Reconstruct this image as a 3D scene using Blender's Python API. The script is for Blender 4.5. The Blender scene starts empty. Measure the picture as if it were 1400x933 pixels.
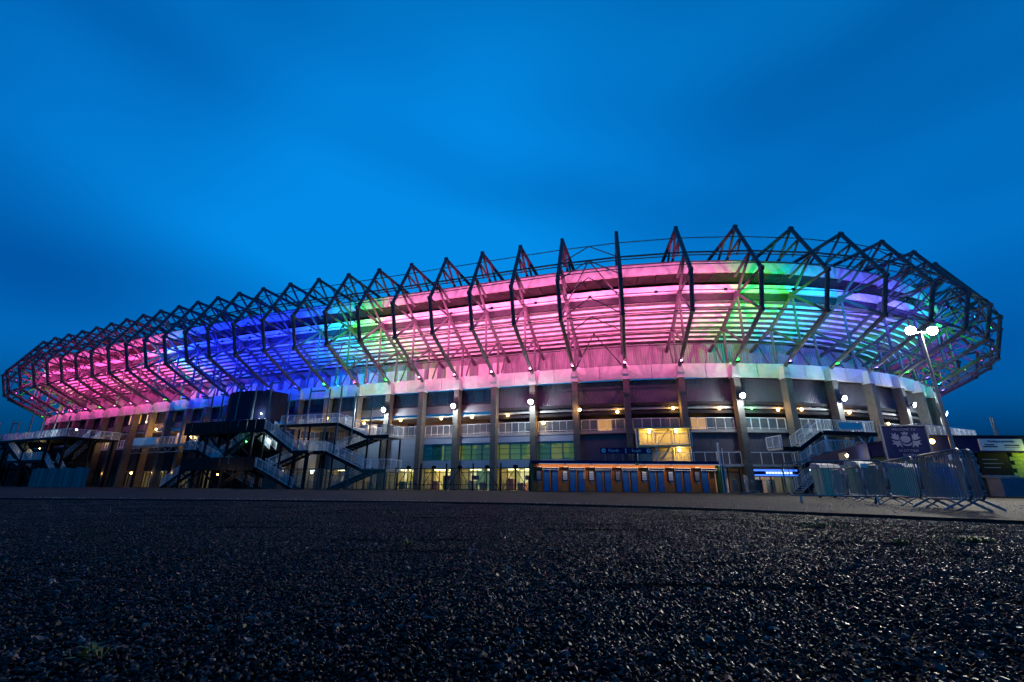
import bpy, bmesh, math, random
from mathutils import Vector, Matrix
random.seed(7)
sc = bpy.context.scene
R = math.radians

# ------------------------------------------------------------------ camera
cam_d = bpy.data.cameras.new('camera'); cam = bpy.data.objects.new('camera', cam_d)
sc.collection.objects.link(cam); sc.camera = cam
cam_d.sensor_width = 36; cam_d.lens = 36 * 616.343 / 1400
cam_d.clip_start = .05; cam_d.clip_end = 3000
cam.matrix_world = Matrix.Translation((0, 0, .37)) @ Matrix.Rotation(R(90 + 17.947), 4, 'X') @ Matrix.Rotation(R(.378), 4, 'Z')

# ------------------------------------------------------------------ sky (blue hour, sun just gone behind the camera)
world = bpy.data.worlds.new('World'); sc.world = world; world.use_nodes = True
nt = world.node_tree; nt.nodes.clear()
def wn(t, **k):
    n = nt.nodes.new(t)
    for a, b in k.items(): setattr(n, a, b)
    return n
out = wn('ShaderNodeOutputWorld'); bg = wn('ShaderNodeBackground')
sky = wn('ShaderNodeTexSky', sky_type='NISHITA', sun_disc=False)
sky.sun_elevation = R(-1.0); sky.sun_rotation = R(165); sky.ozone_density = 6.0; sky.air_density = 1.6; sky.dust_density = .4
tc = wn('ShaderNodeTexCoord'); mp = wn('ShaderNodeMapping'); mp.inputs['Scale'].default_value = (.7, .7, 1.9); mp.inputs['Location'].default_value = (-3.96, 7.51, -5.33)
nz = wn('ShaderNodeTexNoise'); nz.inputs['Scale'].default_value = 1.15; nz.inputs['Detail'].default_value = 2.0; nz.inputs['Roughness'].default_value = .5; nz.inputs['Distortion'].default_value = .1
cr = wn('ShaderNodeValToRGB'); cr.color_ramp.elements[0].position = .36; cr.color_ramp.elements[1].position = .66
cr.color_ramp.elements[0].color = (.34, .34, .46, 1); cr.color_ramp.elements[1].color = (1.15, 1.15, 1.08, 1)
bw = wn('ShaderNodeRGBToBW'); tint = wn('ShaderNodeMix', data_type='RGBA', blend_type='MULTIPLY'); tint.inputs[0].default_value = 1; tint.inputs[7].default_value = (.02, 8.0, 26.5, 1)
cl = wn('ShaderNodeMix', data_type='RGBA', blend_type='MULTIPLY'); cl.inputs[0].default_value = 1
nt.links.new(tc.outputs['Generated'], mp.inputs['Vector']); nt.links.new(mp.outputs[0], nz.inputs['Vector']); nt.links.new(nz.outputs['Fac'], cr.inputs['Fac'])
nt.links.new(sky.outputs[0], bw.inputs['Color']); cap = wn('ShaderNodeMath', operation='MINIMUM'); cap.inputs[1].default_value = .04
nt.links.new(bw.outputs[0], cap.inputs[0]); nt.links.new(cap.outputs[0], tint.inputs[6])
nt.links.new(tint.outputs[2], cl.inputs[6]); nt.links.new(cr.outputs[0], cl.inputs[7])
nt.links.new(cl.outputs[2], bg.inputs['Color']); nt.links.new(bg.outputs[0], out.inputs['Surface'])
bg.inputs['Strength'].default_value = .15
sc.view_settings.view_transform = 'Standard'; sc.view_settings.look = 'None'; sc.view_settings.exposure = 2.2; sc.view_settings.gamma = 1
sc.cycles.use_denoising = True
sc.cycles.max_bounces = 6; sc.cycles.diffuse_bounces = 3; sc.cycles.glossy_bounces = 3; sc.cycles.transmission_bounces = 4
sc.cycles.sample_clamp_indirect = 4.0; sc.cycles.use_light_tree = True

# ------------------------------------------------------------------ materials
def nodes(name):
    m = bpy.data.materials.new(name); m.use_nodes = True
    return m, m.node_tree, m.node_tree.nodes['Principled BSDF']
def mat(name, col, rough=.6, metal=0, var=.25, scale=3.0, bump=0.0, bscale=40., spec=.4):
    m, t, b = nodes(name)
    b.inputs['Roughness'].default_value = rough; b.inputs['Metallic'].default_value = metal; b.inputs['Specular IOR Level'].default_value = spec
    c = t.nodes.new('ShaderNodeTexCoord'); n = t.nodes.new('ShaderNodeTexNoise'); n.inputs['Scale'].default_value = scale; n.inputs['Detail'].default_value = 6; n.inputs['Roughness'].default_value = .65
    r = t.nodes.new('ShaderNodeValToRGB'); r.color_ramp.elements[0].position = .3; r.color_ramp.elements[1].position = .7
    r.color_ramp.elements[0].color = tuple(x * (1 - var) for x in col) + (1,); r.color_ramp.elements[1].color = tuple(min(1, x * (1 + var)) for x in col) + (1,)
    t.links.new(c.outputs['Object'], n.inputs['Vector']); t.links.new(n.outputs['Fac'], r.inputs['Fac']); t.links.new(r.outputs[0], b.inputs['Base Color'])
    if bump:
        n2 = t.nodes.new('ShaderNodeTexNoise'); n2.inputs['Scale'].default_value = bscale; n2.inputs['Detail'].default_value = 4
        bu = t.nodes.new('ShaderNodeBump'); bu.inputs['Strength'].default_value = bump; bu.inputs['Distance'].default_value = .02
        t.links.new(c.outputs['Object'], n2.inputs['Vector']); t.links.new(n2.outputs['Fac'], bu.inputs['Height']); t.links.new(bu.outputs[0], b.inputs['Normal'])
    return m
def emis(name, col, s):
    m, t, b = nodes(name)
    b.inputs['Base Color'].default_value = (.8, .8, .8, 1); b.inputs['Emission Color'].default_value = tuple(col) + (1,); b.inputs['Emission Strength'].default_value = s
    return m
def glassm(name, col, rough=.08, alpha=.35):
    m, t, b = nodes(name)
    b.inputs['Base Color'].default_value = tuple(col) + (1,); b.inputs['Roughness'].default_value = rough; b.inputs['Alpha'].default_value = alpha; b.inputs['Specular IOR Level'].default_value = .7
    return m
M = dict(
    steel=mat('truss steel', (.11, .10, .115), .5, .1, .3, 2.5, spec=.25),
    galv=mat('galvanised steel', (.20, .205, .22), .42, .45, .25, 9),
    rail=mat('painted rail steel', (.74, .76, .78), .5, .0, .15, 8),
    black=mat('black steel', (.010, .010, .012), .6, .0, .4, 5, spec=.12),
    conc=mat('column concrete', (.125, .112, .10), .85, 0, .3, 2.2, .5, 26),
    beam=mat('pale precast concrete', (.62, .60, .57), .8, 0, .14, 1.6, .25, 30),
    seat=mat('lit-tone step riser', (.70, .68, .66), .7, 0, .2, 1.3, .2, 20),  # pale tone carries the light on the riser faces
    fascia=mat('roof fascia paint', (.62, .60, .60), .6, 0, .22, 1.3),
    under=mat('shade-tone step soffit', (.15, .145, .14), .85, 0, .3, 1.4, .3, 18),  # dark tone carries the shade under the steps
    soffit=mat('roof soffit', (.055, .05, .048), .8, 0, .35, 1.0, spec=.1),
    roofm=mat('roof sheet', (.09, .09, .10), .6, 0, .3, .6),
    corr=mat('corrugated cladding', (.12, .11, .13), .5, .25, .16, .8),
    corrw=mat('ribbed back wall cladding', (.22, .21, .23), .5, .1, .16, .8),
    clad=mat('pale blue cladding', (.30, .37, .45), .5, .1, .1, 1.2),
    slab=mat('floor slab', (.34, .33, .32), .8, 0, .2, 2),
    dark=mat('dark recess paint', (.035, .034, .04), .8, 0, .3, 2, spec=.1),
    brown=mat('brown gallery wall', (.30, .20, .13), .7, 0, .25, 1.5),
    brick=mat('buff brick', (.40, .27, .20), .85, 0, .25, 9),
    cream=mat('cream render', (.62, .52, .30), .75, 0, .1, 2),
    orange=mat('burnt orange board', (.55, .16, .03), .6, 0, .22, 3),
    door=mat('blue door paint', (.035, .16, .38), .4, 0, .2, 2.5),
    navy=mat('navy paint', (.012, .02, .085), .7, 0, .2, 3, spec=.12),
    teal=mat('teal steel gate paint', (.02, .13, .13), .5, .1, .3, 4),
    green=mat('dark green paint', (.02, .12, .06), .5, 0, .25, 4),
    white=mat('white paint', (.78, .78, .76), .55, 0, .06, 6),
    greyp=mat('grey plastic', (.22, .23, .25), .6, 0, .2, 4),
    block=mat('light-tinted blockwork', (.34, .44, .10), .85, 0, .25, 4, .4, 30),  # green light falling on the kiosk wall is put into this colour
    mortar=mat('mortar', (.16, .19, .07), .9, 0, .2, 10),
    wallb=mat('dark wall brick', (.17, .13, .12), .85, 0, .3, 8),
    glassd=glassm('dark window glass', (.02, .04, .06), .05, .72),
    glassg=glassm('green tinted glass', (.02, .22, .13), .06, .38),
    glassr=glassm('clear railing glass', (.25, .32, .36), .06, .22),
    asphalt=mat('asphalt', (.026, .025, .024), .85, 0, .5, .9, .9, 90, spec=.15),
    stone=None,
    drum=mat('midnight blue sheet', (.010, .012, .04), .6, 0, .35, 1.2, spec=.15),
    leaf=mat('weed leaf', (.05, .075, .01), .6, 0, .3, 10),
    curtain=mat('office interior', (.34, .36, .20), .8, 0, .4, .8),
)
# ------------------------------------------------------------------ mesh helper
class MB:
    def __init__(s): s.v = []; s.f = []
    def prism8(s, c):
        o = len(s.v); s.v += [tuple(p) for p in c]
        s.f += [tuple(o + k for k in q) for q in ((0, 3, 2, 1), (4, 5, 6, 7), (0, 1, 5, 4), (1, 2, 6, 5), (2, 3, 7, 6), (3, 0, 4, 7))]; return s
    def box(s, x0, x1, y0, y1, z0, z1):
        return s.prism8([(x0, y0, z0), (x1, y0, z0), (x1, y1, z0), (x0, y1, z0), (x0, y0, z1), (x1, y0, z1), (x1, y1, z1), (x0, y1, z1)])
    def tube(s, a, b, r, n=8, r2=None, cap=True):
        a = Vector(a); b = Vector(b); d = (b - a).normalized(); u = d.orthogonal().normalized()
        if abs(d.z) < .95:
            u = Vector((0, 0, 1)).cross(d).normalized()
        w = d.cross(u); o = len(s.v); r2 = r if r2 is None else r2
        for p, rr in ((a, r), (b, r2)):
            for k in range(n):
                t = 2 * math.pi * (k + .5) / n; s.v.append(tuple(p + (u * math.cos(t) + w * math.sin(t)) * rr))
        for k in range(n): s.f.append((o + k, o + (k + 1) % n, o + n + (k + 1) % n, o + n + k))
        if cap: s.f.append(tuple(o + k for k in range(n - 1, -1, -1))); s.f.append(tuple(o + n + k for k in range(n)))
        return s
    def poly(s, pts, r, n=8):
        for a, b in zip(pts, pts[1:]): s.tube(a, b, r, n)
        return s
    def bar(s, a, b, w, h):      # rectangular bar between two points, height kept vertical-ish
        a = Vector(a); b = Vector(b); d = (b - a).normalized(); u = Vector((0, 0, 1)).cross(d)
        u = Vector((1, 0, 0)) if u.length < 1e-4 else u.normalized(); k = d.cross(u)
        c = []
        for p in (a, b):
            for i, j in ((-1, -1), (1, -1), (1, 1), (-1, 1)): c.append(p + u * (i * w / 2) + k * (j * h / 2))
        return s.prism8(c)
    def quad(s, *c):
        o = len(s.v); s.v += [tuple(p) for p in c]; s.f.append(tuple(range(o, o + len(c)))); return s
    def mesh(s, name):
        me = bpy.data.meshes.new(name); me.from_pydata(s.v, [], s.f)
        bm = bmesh.new(); bm.from_mesh(me); bmesh.ops.recalc_face_normals(bm, faces=bm.faces); bm.to_mesh(me); bm.free()
        me.update(); return me
    def build(s, name, m, parent=None, kind=None, smooth=False):
        me = s.mesh(name); me.materials.append(M[m] if isinstance(m, str) else m)
        if smooth:
            for p in me.polygons: p.use_smooth = True
        return link(name, me, parent, kind)
def link(name, me, parent=None, kind=None):
    o = bpy.data.objects.new(name, me); sc.collection.objects.link(o)
    if parent is not None: o.parent = parent
    if kind: o['kind'] = kind
    return o
def thing(name, label, cat, loc=(0, 0, 0), rz=0, group=None):
    o = bpy.data.objects.new(name, None); sc.collection.objects.link(o); o.location = loc; o.rotation_euler = (0, 0, rz); o.empty_display_size = .2
    o['label'] = label; o['category'] = cat
    if group: o['group'] = group
    return o
def copy_tree(o, parent=None):
    c = o.copy(); sc.collection.objects.link(c); c.parent = parent
    for ch in list(o.children): copy_tree(ch, c)
    return c
def text(body, size, m, parent, loc, rot, name='lettering', ext=.004, align='CENTER', spacing=1.0):
    cu = bpy.data.curves.new('t', 'FONT'); cu.body = body; cu.size = size; cu.extrude = ext; cu.align_x = align; cu.align_y = 'CENTER'; cu.resolution_u = 3; cu.space_character = spacing
    to = bpy.data.objects.new('t', cu); sc.collection.objects.link(to); bpy.context.view_layer.update()
    me = bpy.data.meshes.new_from_object(to.evaluated_get(bpy.context.evaluated_depsgraph_get())); bpy.data.objects.remove(to)
    me.materials.clear(); me.materials.append(M[m]); o = link(name, me, parent); o.location = loc; o.rotation_euler = rot; return o
def area_light(parent, loc, direction, power, col, sx, sy, spread=180, name='lamp_light'):
    l = bpy.data.lights.new(name, 'AREA'); l.shape = 'RECTANGLE'; l.size = sx; l.size_y = sy; l.energy = power; l.color = col; l.spread = R(spread)
    o = bpy.data.objects.new(name, l); sc.collection.objects.link(o); o.parent = parent
    o.location = loc; o.rotation_euler = Vector(direction).to_track_quat('-Z', 'Y').to_euler(); return o
def point_light(parent, loc, power, col, rad=.08, name='lamp_light'):
    l = bpy.data.lights.new(name, 'POINT'); l.energy = power; l.color = col; l.shadow_soft_size = rad
    o = bpy.data.objects.new(name, l); sc.collection.objects.link(o); o.parent = parent; o.location = loc; return o

# ------------------------------------------------------------------ plan of the stand: one frame per roof truss (x, y, outward angle)
T = [(-80.76, 82.07, -1.995), (-76.47, 80.12, -2.0), (-72.25, 78.17, -2.009), (-68.07, 76.2, -2.016), (-63.9, 74.2, -2.018), (-59.74, 72.21, -2.016),
     (-55.57, 70.24, -2.009), (-51.46, 68.34, -1.998), (-47.45, 66.53, -1.99), (-43.55, 64.82, -1.981), (-39.68, 63.18, -1.965), (-35.85, 61.63, -1.944),
     (-31.83, 60.11, -1.918), (-27.59, 58.63, -1.895), (-23.32, 57.21, -1.888), (-19.02, 55.81, -1.885), (-14.78, 54.42, -1.89), (-10.49, 52.99, -1.894),
     (-6.16, 51.53, -1.897), (-1.85, 50.07, -1.899), (2.4, 48.63, -1.895), (6.78, 47.19, -1.88), (11.84, 45.81, -1.796), (17.16, 44.89, -1.688),
     (22.5, 44.56, -1.58), (27.77, 44.8, -1.47), (32.94, 45.63, -1.354), (37.87, 47.01, -1.239), (42.59, 48.96, -1.119), (46.92, 51.41, -.993)]
FR = {i: t for i, t in enumerate(T)}
def extend(i0, turns, sp, sg):
    x, y, th = FR[i0]
    for k, tu in enumerate(turns):
        t2 = th + sg * R(tu); m = (th + t2) / 2
        x += sg * sp * -math.sin(m); y += sg * sp * math.cos(m); th = t2; FR[i0 + sg * (k + 1)] = (x, y, th)
extend(0, [8, 11, 11.5, 11.5, 11, 10, 10, 10, 9], 4.5, -1)
extend(29, [7.3] * 14, 5, 1)
Q0, Q1 = min(FR), max(FR)
def F(i, r, z):
    x, y, th = FR[i]; return Vector((x + r * math.cos(th), y + r * math.sin(th), z))
def W(q, r, z):
    i = math.floor(q + 1e-9); i = max(Q0, min(Q1 - 1, i)); s = q - i
    return F(i, r, z).lerp(F(i + 1, r, z), s)
def NRM(q):
    i = max(Q0, min(Q1 - 1, math.floor(q + 1e-9))); s = q - i; th = FR[i][2] * (1 - s) + FR[i + 1][2] * s
    return Vector((math.cos(th), math.sin(th), 0))
def fbox(mb, qa, qb, ra, rb, za, zb):
    return mb.prism8([W(qa, ra, za), W(qb, ra, za), W(qb, rb, za), W(qa, rb, za), W(qa, ra, zb), W(qb, ra, zb), W(qb, rb, zb), W(qa, rb, zb)])

# ------------------------------------------------------------------ ground
gm = MB(); gm.quad((-900, -300, -.06), (900, -300, -.06), (900, 1500, -.06), (-900, 1500, -.06))
M['dirt'] = mat('dark gravel bed', (.002, .002, .0025), .9, 0, .5, 30, .8, 120, spec=.05)
gm.build('ground', 'dirt', kind='structure')
EDGE = [(-60, 13.2), (-30, 13.1), (-14, 13.05), (-10, 13.0), (-6, 12.8), (-1.9, 12.35), (0.2, 11.75), (1.7, 11.0), (3.1, 10.1), (4.2, 9.1), (5.0, 8.2), (5.7, 7.35), (6.3, 6.6), (7.2, 5.4), (9.0, 3.0), (14, -3), (30, -20)]
am = MB(); far = [(300, -20), (300, 400), (-300, 400), (-300, 13.2)]
ed = []
for (x0, y0), (x1, y1) in zip(EDGE, EDGE[1:]):
    n = max(1, int(math.hypot(x1 - x0, y1 - y0) / .12)) if -15 < x0 < 8 else 1
    for k in range(n):
        t = k / n; j = (random.random() - .5) * .035 if n > 1 else 0
        ed.append((x0 + (x1 - x0) * t + j, y0 + (y1 - y0) * t + j))
ed.append(EDGE[-1])
top = [(x, y, 0) for x, y in ed + far]
am.v = top + [(x, y, -.09) for x, y in ed]; am.f = [tuple(range(len(top)))]
for k in range(len(ed) - 1): am.f.append((k, k + 1, len(top) + k + 1, len(top) + k))
am.build('asphalt_forecourt', 'asphalt', kind='structure')

# ------------------------------------------------------------------ the stadium
stand = thing('stadium', 'huge floodlit stadium stand with zigzag steel roof trusses washed in coloured light', 'stadium', (0, 0, 0))
# roof truss, built once in its own plane (x = outwards, z = up), copied to every frame
pB, pLK, pUK, pP, pN = (0.25, 12.2), (6.94, 15.74), (7.98, 19.32), (4.81, 25.52), (3.22, 18.9)
pM, pRL, pSB, pLW, pN3, pN2 = (-.75, 16.65), (-6.6, 14.5), (-.7, 12.62), (3.05, 13.75), (6.72, 21.75), (5.6, 23.95)
def v3(p, y=0): return (p[0], y, p[1])
def truss_parts(parent):
    def part(name, segs, r, n=8):
        m = MB()
        for a, b in segs: m.tube(v3(a), v3(b), r, n)
        return m.build(name, 'steel', parent, smooth=False)
    part('outer_chord', [(pB, pLK), (pLK, pUK), (pUK, pP)], .2)
    part('roof_chord', [(pP, (-16, 24.9))], .19)
    part('raker', [(pN, pM), (pM, pRL)], .2)
    part('strut', [(pM, pSB)], .14)
    for a, b, r in ((pN, pUK, .13), (pN, pLK, .13), (pN, pN3, .13), (pN, pLW, .12), (pM, pLW, .12), ((-3.3, 15.75), (-1.7, 12.7), .09)):
        part('web_member', [(a, b)], r)
    part('hanger', [(pN3, (3.35, 20.75))], .14)
    for a, b, r in ((pP, (2.0, 22.8), .13), (pN2, (.6, 22.9), .13), (pN2, (4.3, 22.6), .1), ((2.2, 25.3), (-1.2, 22.9), .12), ((-1.5, 25.1), (-4.5, 23), .12), ((-1.2, 22.9), (-1.5, 25.1), .08)):
        part('roof_web', [(a, b)], r)
    for p, s in ((pN, .34), (pUK, .26), (pLK, .26), (pP, .25), (pLW, .24)):
        MB().tube((p[0], -.16, p[1]), (p[0], .16, p[1]), s, 10).build('node_plate', 'steel', parent)
    b = MB(); b.prism8([(-.3, -.42, 11.0), (.62, -.42, 11.0), (.62, .42, 11.0), (-.3, .42, 11.0), (-.1, -.25, 12.35), (.5, -.25, 12.35), (.5, .25, 12.35), (-.1, .25, 12.35)])
    b.build('base_bracket', 'beam', parent)
proto = bpy.data.objects.new('roof_truss', None); sc.collection.objects.link(proto); proto.parent = stand; truss_parts(proto)
for i in range(Q0, Q1 + 1):
    o = proto if i == Q0 else copy_tree(proto, stand)
    x, y, th = FR[i]; o.location = (x, y, 0); o.rotation_euler = (0, 0, th)
# columns
cm = MB(); cm.box(-.35, .55, -.3, .3, 0, 11.0); cme = cm.mesh('column'); cme.materials.append(M['conc'])
for i in range(Q0, Q1 + 1):
    c = link('column', cme, stand); c.location = (FR[i][0], FR[i][1], 0); c.rotation_euler = (0, 0, FR[i][2])
# longitudinal ties
for i in range(Q0, Q1):
    for p, r in ((pN2, .055), (pN3, .1), ((6.9, 21.35), .06), ((7.9, 19.9), .05), ((7.46, 17.5), .05), (pLK, .06), (pLW, .06), ((4.8, 14.6), .04)):
        MB().tube(F(i, *p), F(i + 1, *p), r, 6).build('tie_tube', 'steel', stand)
lev = [pN2, pN3, pUK, (7.4, 17.5), pLK, (4.9, 14.7), pB]
for i in (-7, -5, -3, -1, 1, 4, 7, 10, 12, 15, 21, 26, 27, 28, 30, 32, 34, 36):
    for a, b in zip(lev, lev[1:]):
        mid = F(i, *a).lerp(F(i + 1, *a), .5); br = MB()
        br.tube(mid, F(i, *b), .055, 6); br.tube(mid, F(i + 1, *b), .055, 6); br.build('cross_brace', 'steel', stand)
    br = MB(); mid = F(i, *pN3).lerp(F(i + 1, *pN3), .5)
    for q in (i, i + 1): br.tube(mid, F(q, *pN), .06, 6)
    br.build('cross_brace', 'steel', stand)
# seating steps seen from below
def lit_and_shaded(o):  # stripe contrast in the colour: risers as if lit, undersides as if shaded
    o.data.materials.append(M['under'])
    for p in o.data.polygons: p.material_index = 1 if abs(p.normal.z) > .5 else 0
NST = 9; SR, SZ = .77, .27
extra = MB()
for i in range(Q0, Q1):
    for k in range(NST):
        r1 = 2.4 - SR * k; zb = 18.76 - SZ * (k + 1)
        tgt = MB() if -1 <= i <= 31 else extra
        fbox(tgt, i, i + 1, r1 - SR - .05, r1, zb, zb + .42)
        if tgt is not extra: lit_and_shaded(tgt.build('seating_step', 'seat', stand))
lit_and_shaded(extra.build('far_seating_steps', 'seat', stand, kind='stuff'))
def corrugated(qa, qb, r, z0, z1, pitch=.22, depth=.05):
    m = MB(); L = (W(qb, r, 0) - W(qa, r, 0)).length; n = max(4, int(L / pitch)); pr = []
    for k in range(n):
        for t, d in ((0, 0), (.45, 0), (.55, depth), (.95, depth)): pr.append((qa + (qb - qa) * (k + t) / n, r + d))
    pr.append((qb, r)); pts = [(W(q, rr, z0), W(q, rr, z1)) for q, rr in pr]
    for a, b in zip(pts, pts[1:]): m.quad(a[0], b[0], b[1], a[1])
    return m
for i in range(Q0, Q1):
    P = lambda qa, qb, ra, rb, za, zb, name, m: fbox(MB(), qa, qb, ra, rb, za, zb).build(name, m, stand)
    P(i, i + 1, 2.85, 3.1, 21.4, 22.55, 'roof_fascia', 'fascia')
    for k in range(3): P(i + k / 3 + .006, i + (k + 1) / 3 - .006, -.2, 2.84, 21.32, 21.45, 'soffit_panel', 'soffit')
    rp = MB(); a, b, c, d = W(i, 3.1, 22.56), W(i + 1, 3.1, 22.56), W(i + 1, -16, 23.8), W(i, -16, 23.8)
    u = Vector((0, 0, .16)); rp.prism8([a, b, c, d, a + u, b + u, c + u, d + u]); rp.build('roof_sheet', 'roofm', stand)
    P(i, i + 1, 2.75, 3.05, 19.2, 20.0, 'upper_ring_beam', 'fascia')
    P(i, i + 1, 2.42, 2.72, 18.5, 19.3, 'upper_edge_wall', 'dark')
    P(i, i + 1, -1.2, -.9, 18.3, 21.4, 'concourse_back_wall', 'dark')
    for k in range(2): P(i + k / 2 + .004, i + (k + 1) / 2 - .004, -.3, -.05, 11.15, 12.6, 'beam_panel', 'beam')
    P(i, i + 1, -4.7, -.301, 12.35, 12.58, 'ledge_slab', 'slab')
    corrugated(i, i + 1, -4.6, 12.58, 16.6, .26, .06).build('back_wall', 'corrw', stand)
    for k in range(2 if 6 <= i <= 18 else 0):
        qa = i + .12 + .42 * k; P(qa, qa + .3, -4.52, -4.46, 13.6, 15.2, 'back_wall_panel', 'beam')
# facade below the beam -----------------------------------------------------
M['warmroom'] = emis('lit shop interior', (1.0, .72, .25), 0.55); M['ceil'] = emis('lit ceiling panel', (.95, .92, .42), 1.5); M['coolceil'] = emis('cool lit panel', (.45, .75, 1.0), 1.6)
M['ceilg'] = emis('dim self-lit office panel', (.75, 1.0, .45), 1.1); 
def litroom(name, cols, strength, scale):  # room light is put into the wall colour as emission
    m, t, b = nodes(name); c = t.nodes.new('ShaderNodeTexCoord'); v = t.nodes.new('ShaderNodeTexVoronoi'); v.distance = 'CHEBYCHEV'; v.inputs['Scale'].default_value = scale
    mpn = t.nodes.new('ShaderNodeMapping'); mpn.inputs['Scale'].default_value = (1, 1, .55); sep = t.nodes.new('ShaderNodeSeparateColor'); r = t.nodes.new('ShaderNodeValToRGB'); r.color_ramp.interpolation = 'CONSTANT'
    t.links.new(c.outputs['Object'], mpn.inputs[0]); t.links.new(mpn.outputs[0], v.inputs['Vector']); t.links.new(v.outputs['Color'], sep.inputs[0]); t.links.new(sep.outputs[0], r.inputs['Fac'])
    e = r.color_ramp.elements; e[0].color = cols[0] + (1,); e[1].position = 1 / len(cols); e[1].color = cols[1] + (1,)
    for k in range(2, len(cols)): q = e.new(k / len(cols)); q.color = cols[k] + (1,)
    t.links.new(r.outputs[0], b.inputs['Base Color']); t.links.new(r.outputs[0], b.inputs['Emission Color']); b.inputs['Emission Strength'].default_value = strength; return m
M['shoplit'] = litroom('self-lit shop goods', [(.75, .62, .18), (.08, .16, .10), (.9, .85, .5), (.35, .32, .08), (.05, .08, .08), (.8, .75, .35), (.5, .2, .06)], .22, 1.1)
M['brickroom'] = litroom('self-lit brick passage', [(.55, .34, .22), (.62, .42, .28), (.5, .3, .2), (.10, .12, .14), (.6, .5, .4)], .10, .8)
M['officelit'] = litroom('self-lit office', [(.10, .20, .04), (.26, .30, .04), (.14, .26, .10), (.05, .12, .08), (.30, .34, .08)], .20, .75)
M['bluesign'] = emis('blue neon sign', (.03, .16, 1.0), .3); M['whitesign'] = emis('white neon lettering', (.5, .7, 1.0), .5); M['amberpanel'] = emis('amber lit window', (1.0, .48, .06), .16)
for i in range(Q0, Q1):
    a, b = i + .08, i + .92
    office = 16 <= i <= 20
    def P(qa, qb, ra, rb, za, zb, name, m, par=None): return fbox(MB(), qa, qb, ra, rb, za, zb).build(name, m, par or stand)
    # upper wall between beam and gallery
    if i <= 18:
        w = bpy.data.objects.new('window_band', None); sc.collection.objects.link(w); w.parent = stand
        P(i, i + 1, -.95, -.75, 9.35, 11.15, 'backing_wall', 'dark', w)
        for k in range(3): P(i + .1 + .27 * k, i + .36 + .27 * k, -.66, -.62, 9.55, 11.05, 'pane', 'glassd', w)
        fr = MB(); fbox(fr, a, b, -.70, -.58, 9.42, 9.54)
        for k in range(4): fbox(fr, i + .095 + .27 * k - .008, i + .095 + .27 * k + .008, -.70, -.58, 9.55, 11.1)
        fr.build('frame', 'dark', w)
        P(i, i + 1, -.74, -.5, 8.45, 9.34, 'spandrel', 'corr')
    else:
        corrugated(i, i + 1, -.75, 8.2, 11.15, .2, .05).build('upper_cladding', 'corr', stand)
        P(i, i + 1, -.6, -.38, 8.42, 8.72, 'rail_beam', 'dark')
    P(i, i + 1, -3.4, -.4, 8.0, 8.19, 'gallery_soffit', 'slab')
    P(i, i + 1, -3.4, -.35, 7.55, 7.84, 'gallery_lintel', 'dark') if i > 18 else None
    P(i, i + 1, -3.65, -3.41, 5.95, 8.0, 'gallery_back_wall', 'brown')
    P(i, i + 1, -3.4, -.3, 5.65, 5.94, 'gallery_deck', 'slab')
    for k in range(2):
        if (i * 7 + k * 3) % 4 < 2: P(i + .15 + .4 * k, i + .36 + .4 * k, -3.40, -3.36, 6.1, 7.8, 'gallery_door', 'dark')
    rl = bpy.data.objects.new('gallery_railing', None); sc.collection.objects.link(rl); rl.parent = stand
    tr = MB(); tr.bar(W(a, -.42, 7.08), W(b, -.42, 7.08), .07, .06); tr.bar(W(a, -.42, 6.08), W(b, -.42, 6.08), .04, .05); tr.build('top_rail', 'rail', rl)
    for k in range(6):
        q = a + (b - a) * k / 5; MB().bar(W(q, -.42, 5.7), W(q, -.42, 7.06), .05, .09).build('post', 'rail', rl)
    for k in range(5):
        q = a + (b - a) * k / 5; fbox(MB(), q + .015, q + (b - a) / 5 - .015, -.40, -.385, 6.15, 7.0).build('glass_panel', 'glassr', rl)
    # lower wall
    if office:
        P(i, i + 1, -.6, -.35, 5.0, 5.64, 'upper_spandrel', 'clad')
        if i == 16:
            for k in range(4): P(a - .02, b + .02, -.58, -.38, 2.35 + .66 * k, 2.99 + .66 * k, 'cladding_panel', 'clad')
        else:
            w = bpy.data.objects.new('window', None); sc.collection.objects.link(w); w.parent = stand
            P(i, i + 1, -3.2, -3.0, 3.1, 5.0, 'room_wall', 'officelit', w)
            if i == 17: P(i + .25, i + .52, -.9, -.8, 3.15, 4.9, 'blind', 'dark', w)
            fr = MB()
            for k in range(4):
                q = a + (b - a) * k / 3; fbox(fr, q - .012, q + .012, -.62, -.48, 3.2, 4.92)
            for k in range(4):
                z = 3.16 + .58 * k; fbox(fr, a - .02, b + .02, -.6, -.5, z, z + .06)
            fr.build('frame', 'teal', w)
            for kx in range(3):
                for kz in range(3):
                    q = a + (b - a) * kx / 3
                    P(q + .014, q + (b - a) / 3 - .014, -.56, -.54, 3.23 + .58 * kz, 3.73 + .58 * kz, 'pane', 'glassg', w)
            P(i, i + 1, -.6, -.35, 2.3, 3.14, 'lower_spandrel', 'clad')
    elif i > 20:
        corrugated(i, i + 1, -.7, 2.4, 5.64, .2, .05).build('lower_cladding', 'corr', stand)
        if i >= 23:
            P(i, i + 1, -.64, .1, 2.35, 2.6, 'walkway_slab', 'slab')
            rr = MB(); rr.bar(W(a, .02, 3.7), W(b, .02, 3.7), .06, .06)
            for k in range(5):
                q = a + (b - a) * k / 4; rr.bar(W(q, .02, 2.6), W(q, .02, 3.68), .06, .06)
            rr.build('walkway_railing', 'rail', stand)
    else:
        P(i, i + 1, -.6, -.35, 2.4, 5.64, 'lower_wall', 'clad' if 12 <= i <= 15 else 'dark')
        P(i, i + 1, -.62, -.33, 2.3, 2.39, 'drip_edge', 'dark')
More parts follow.
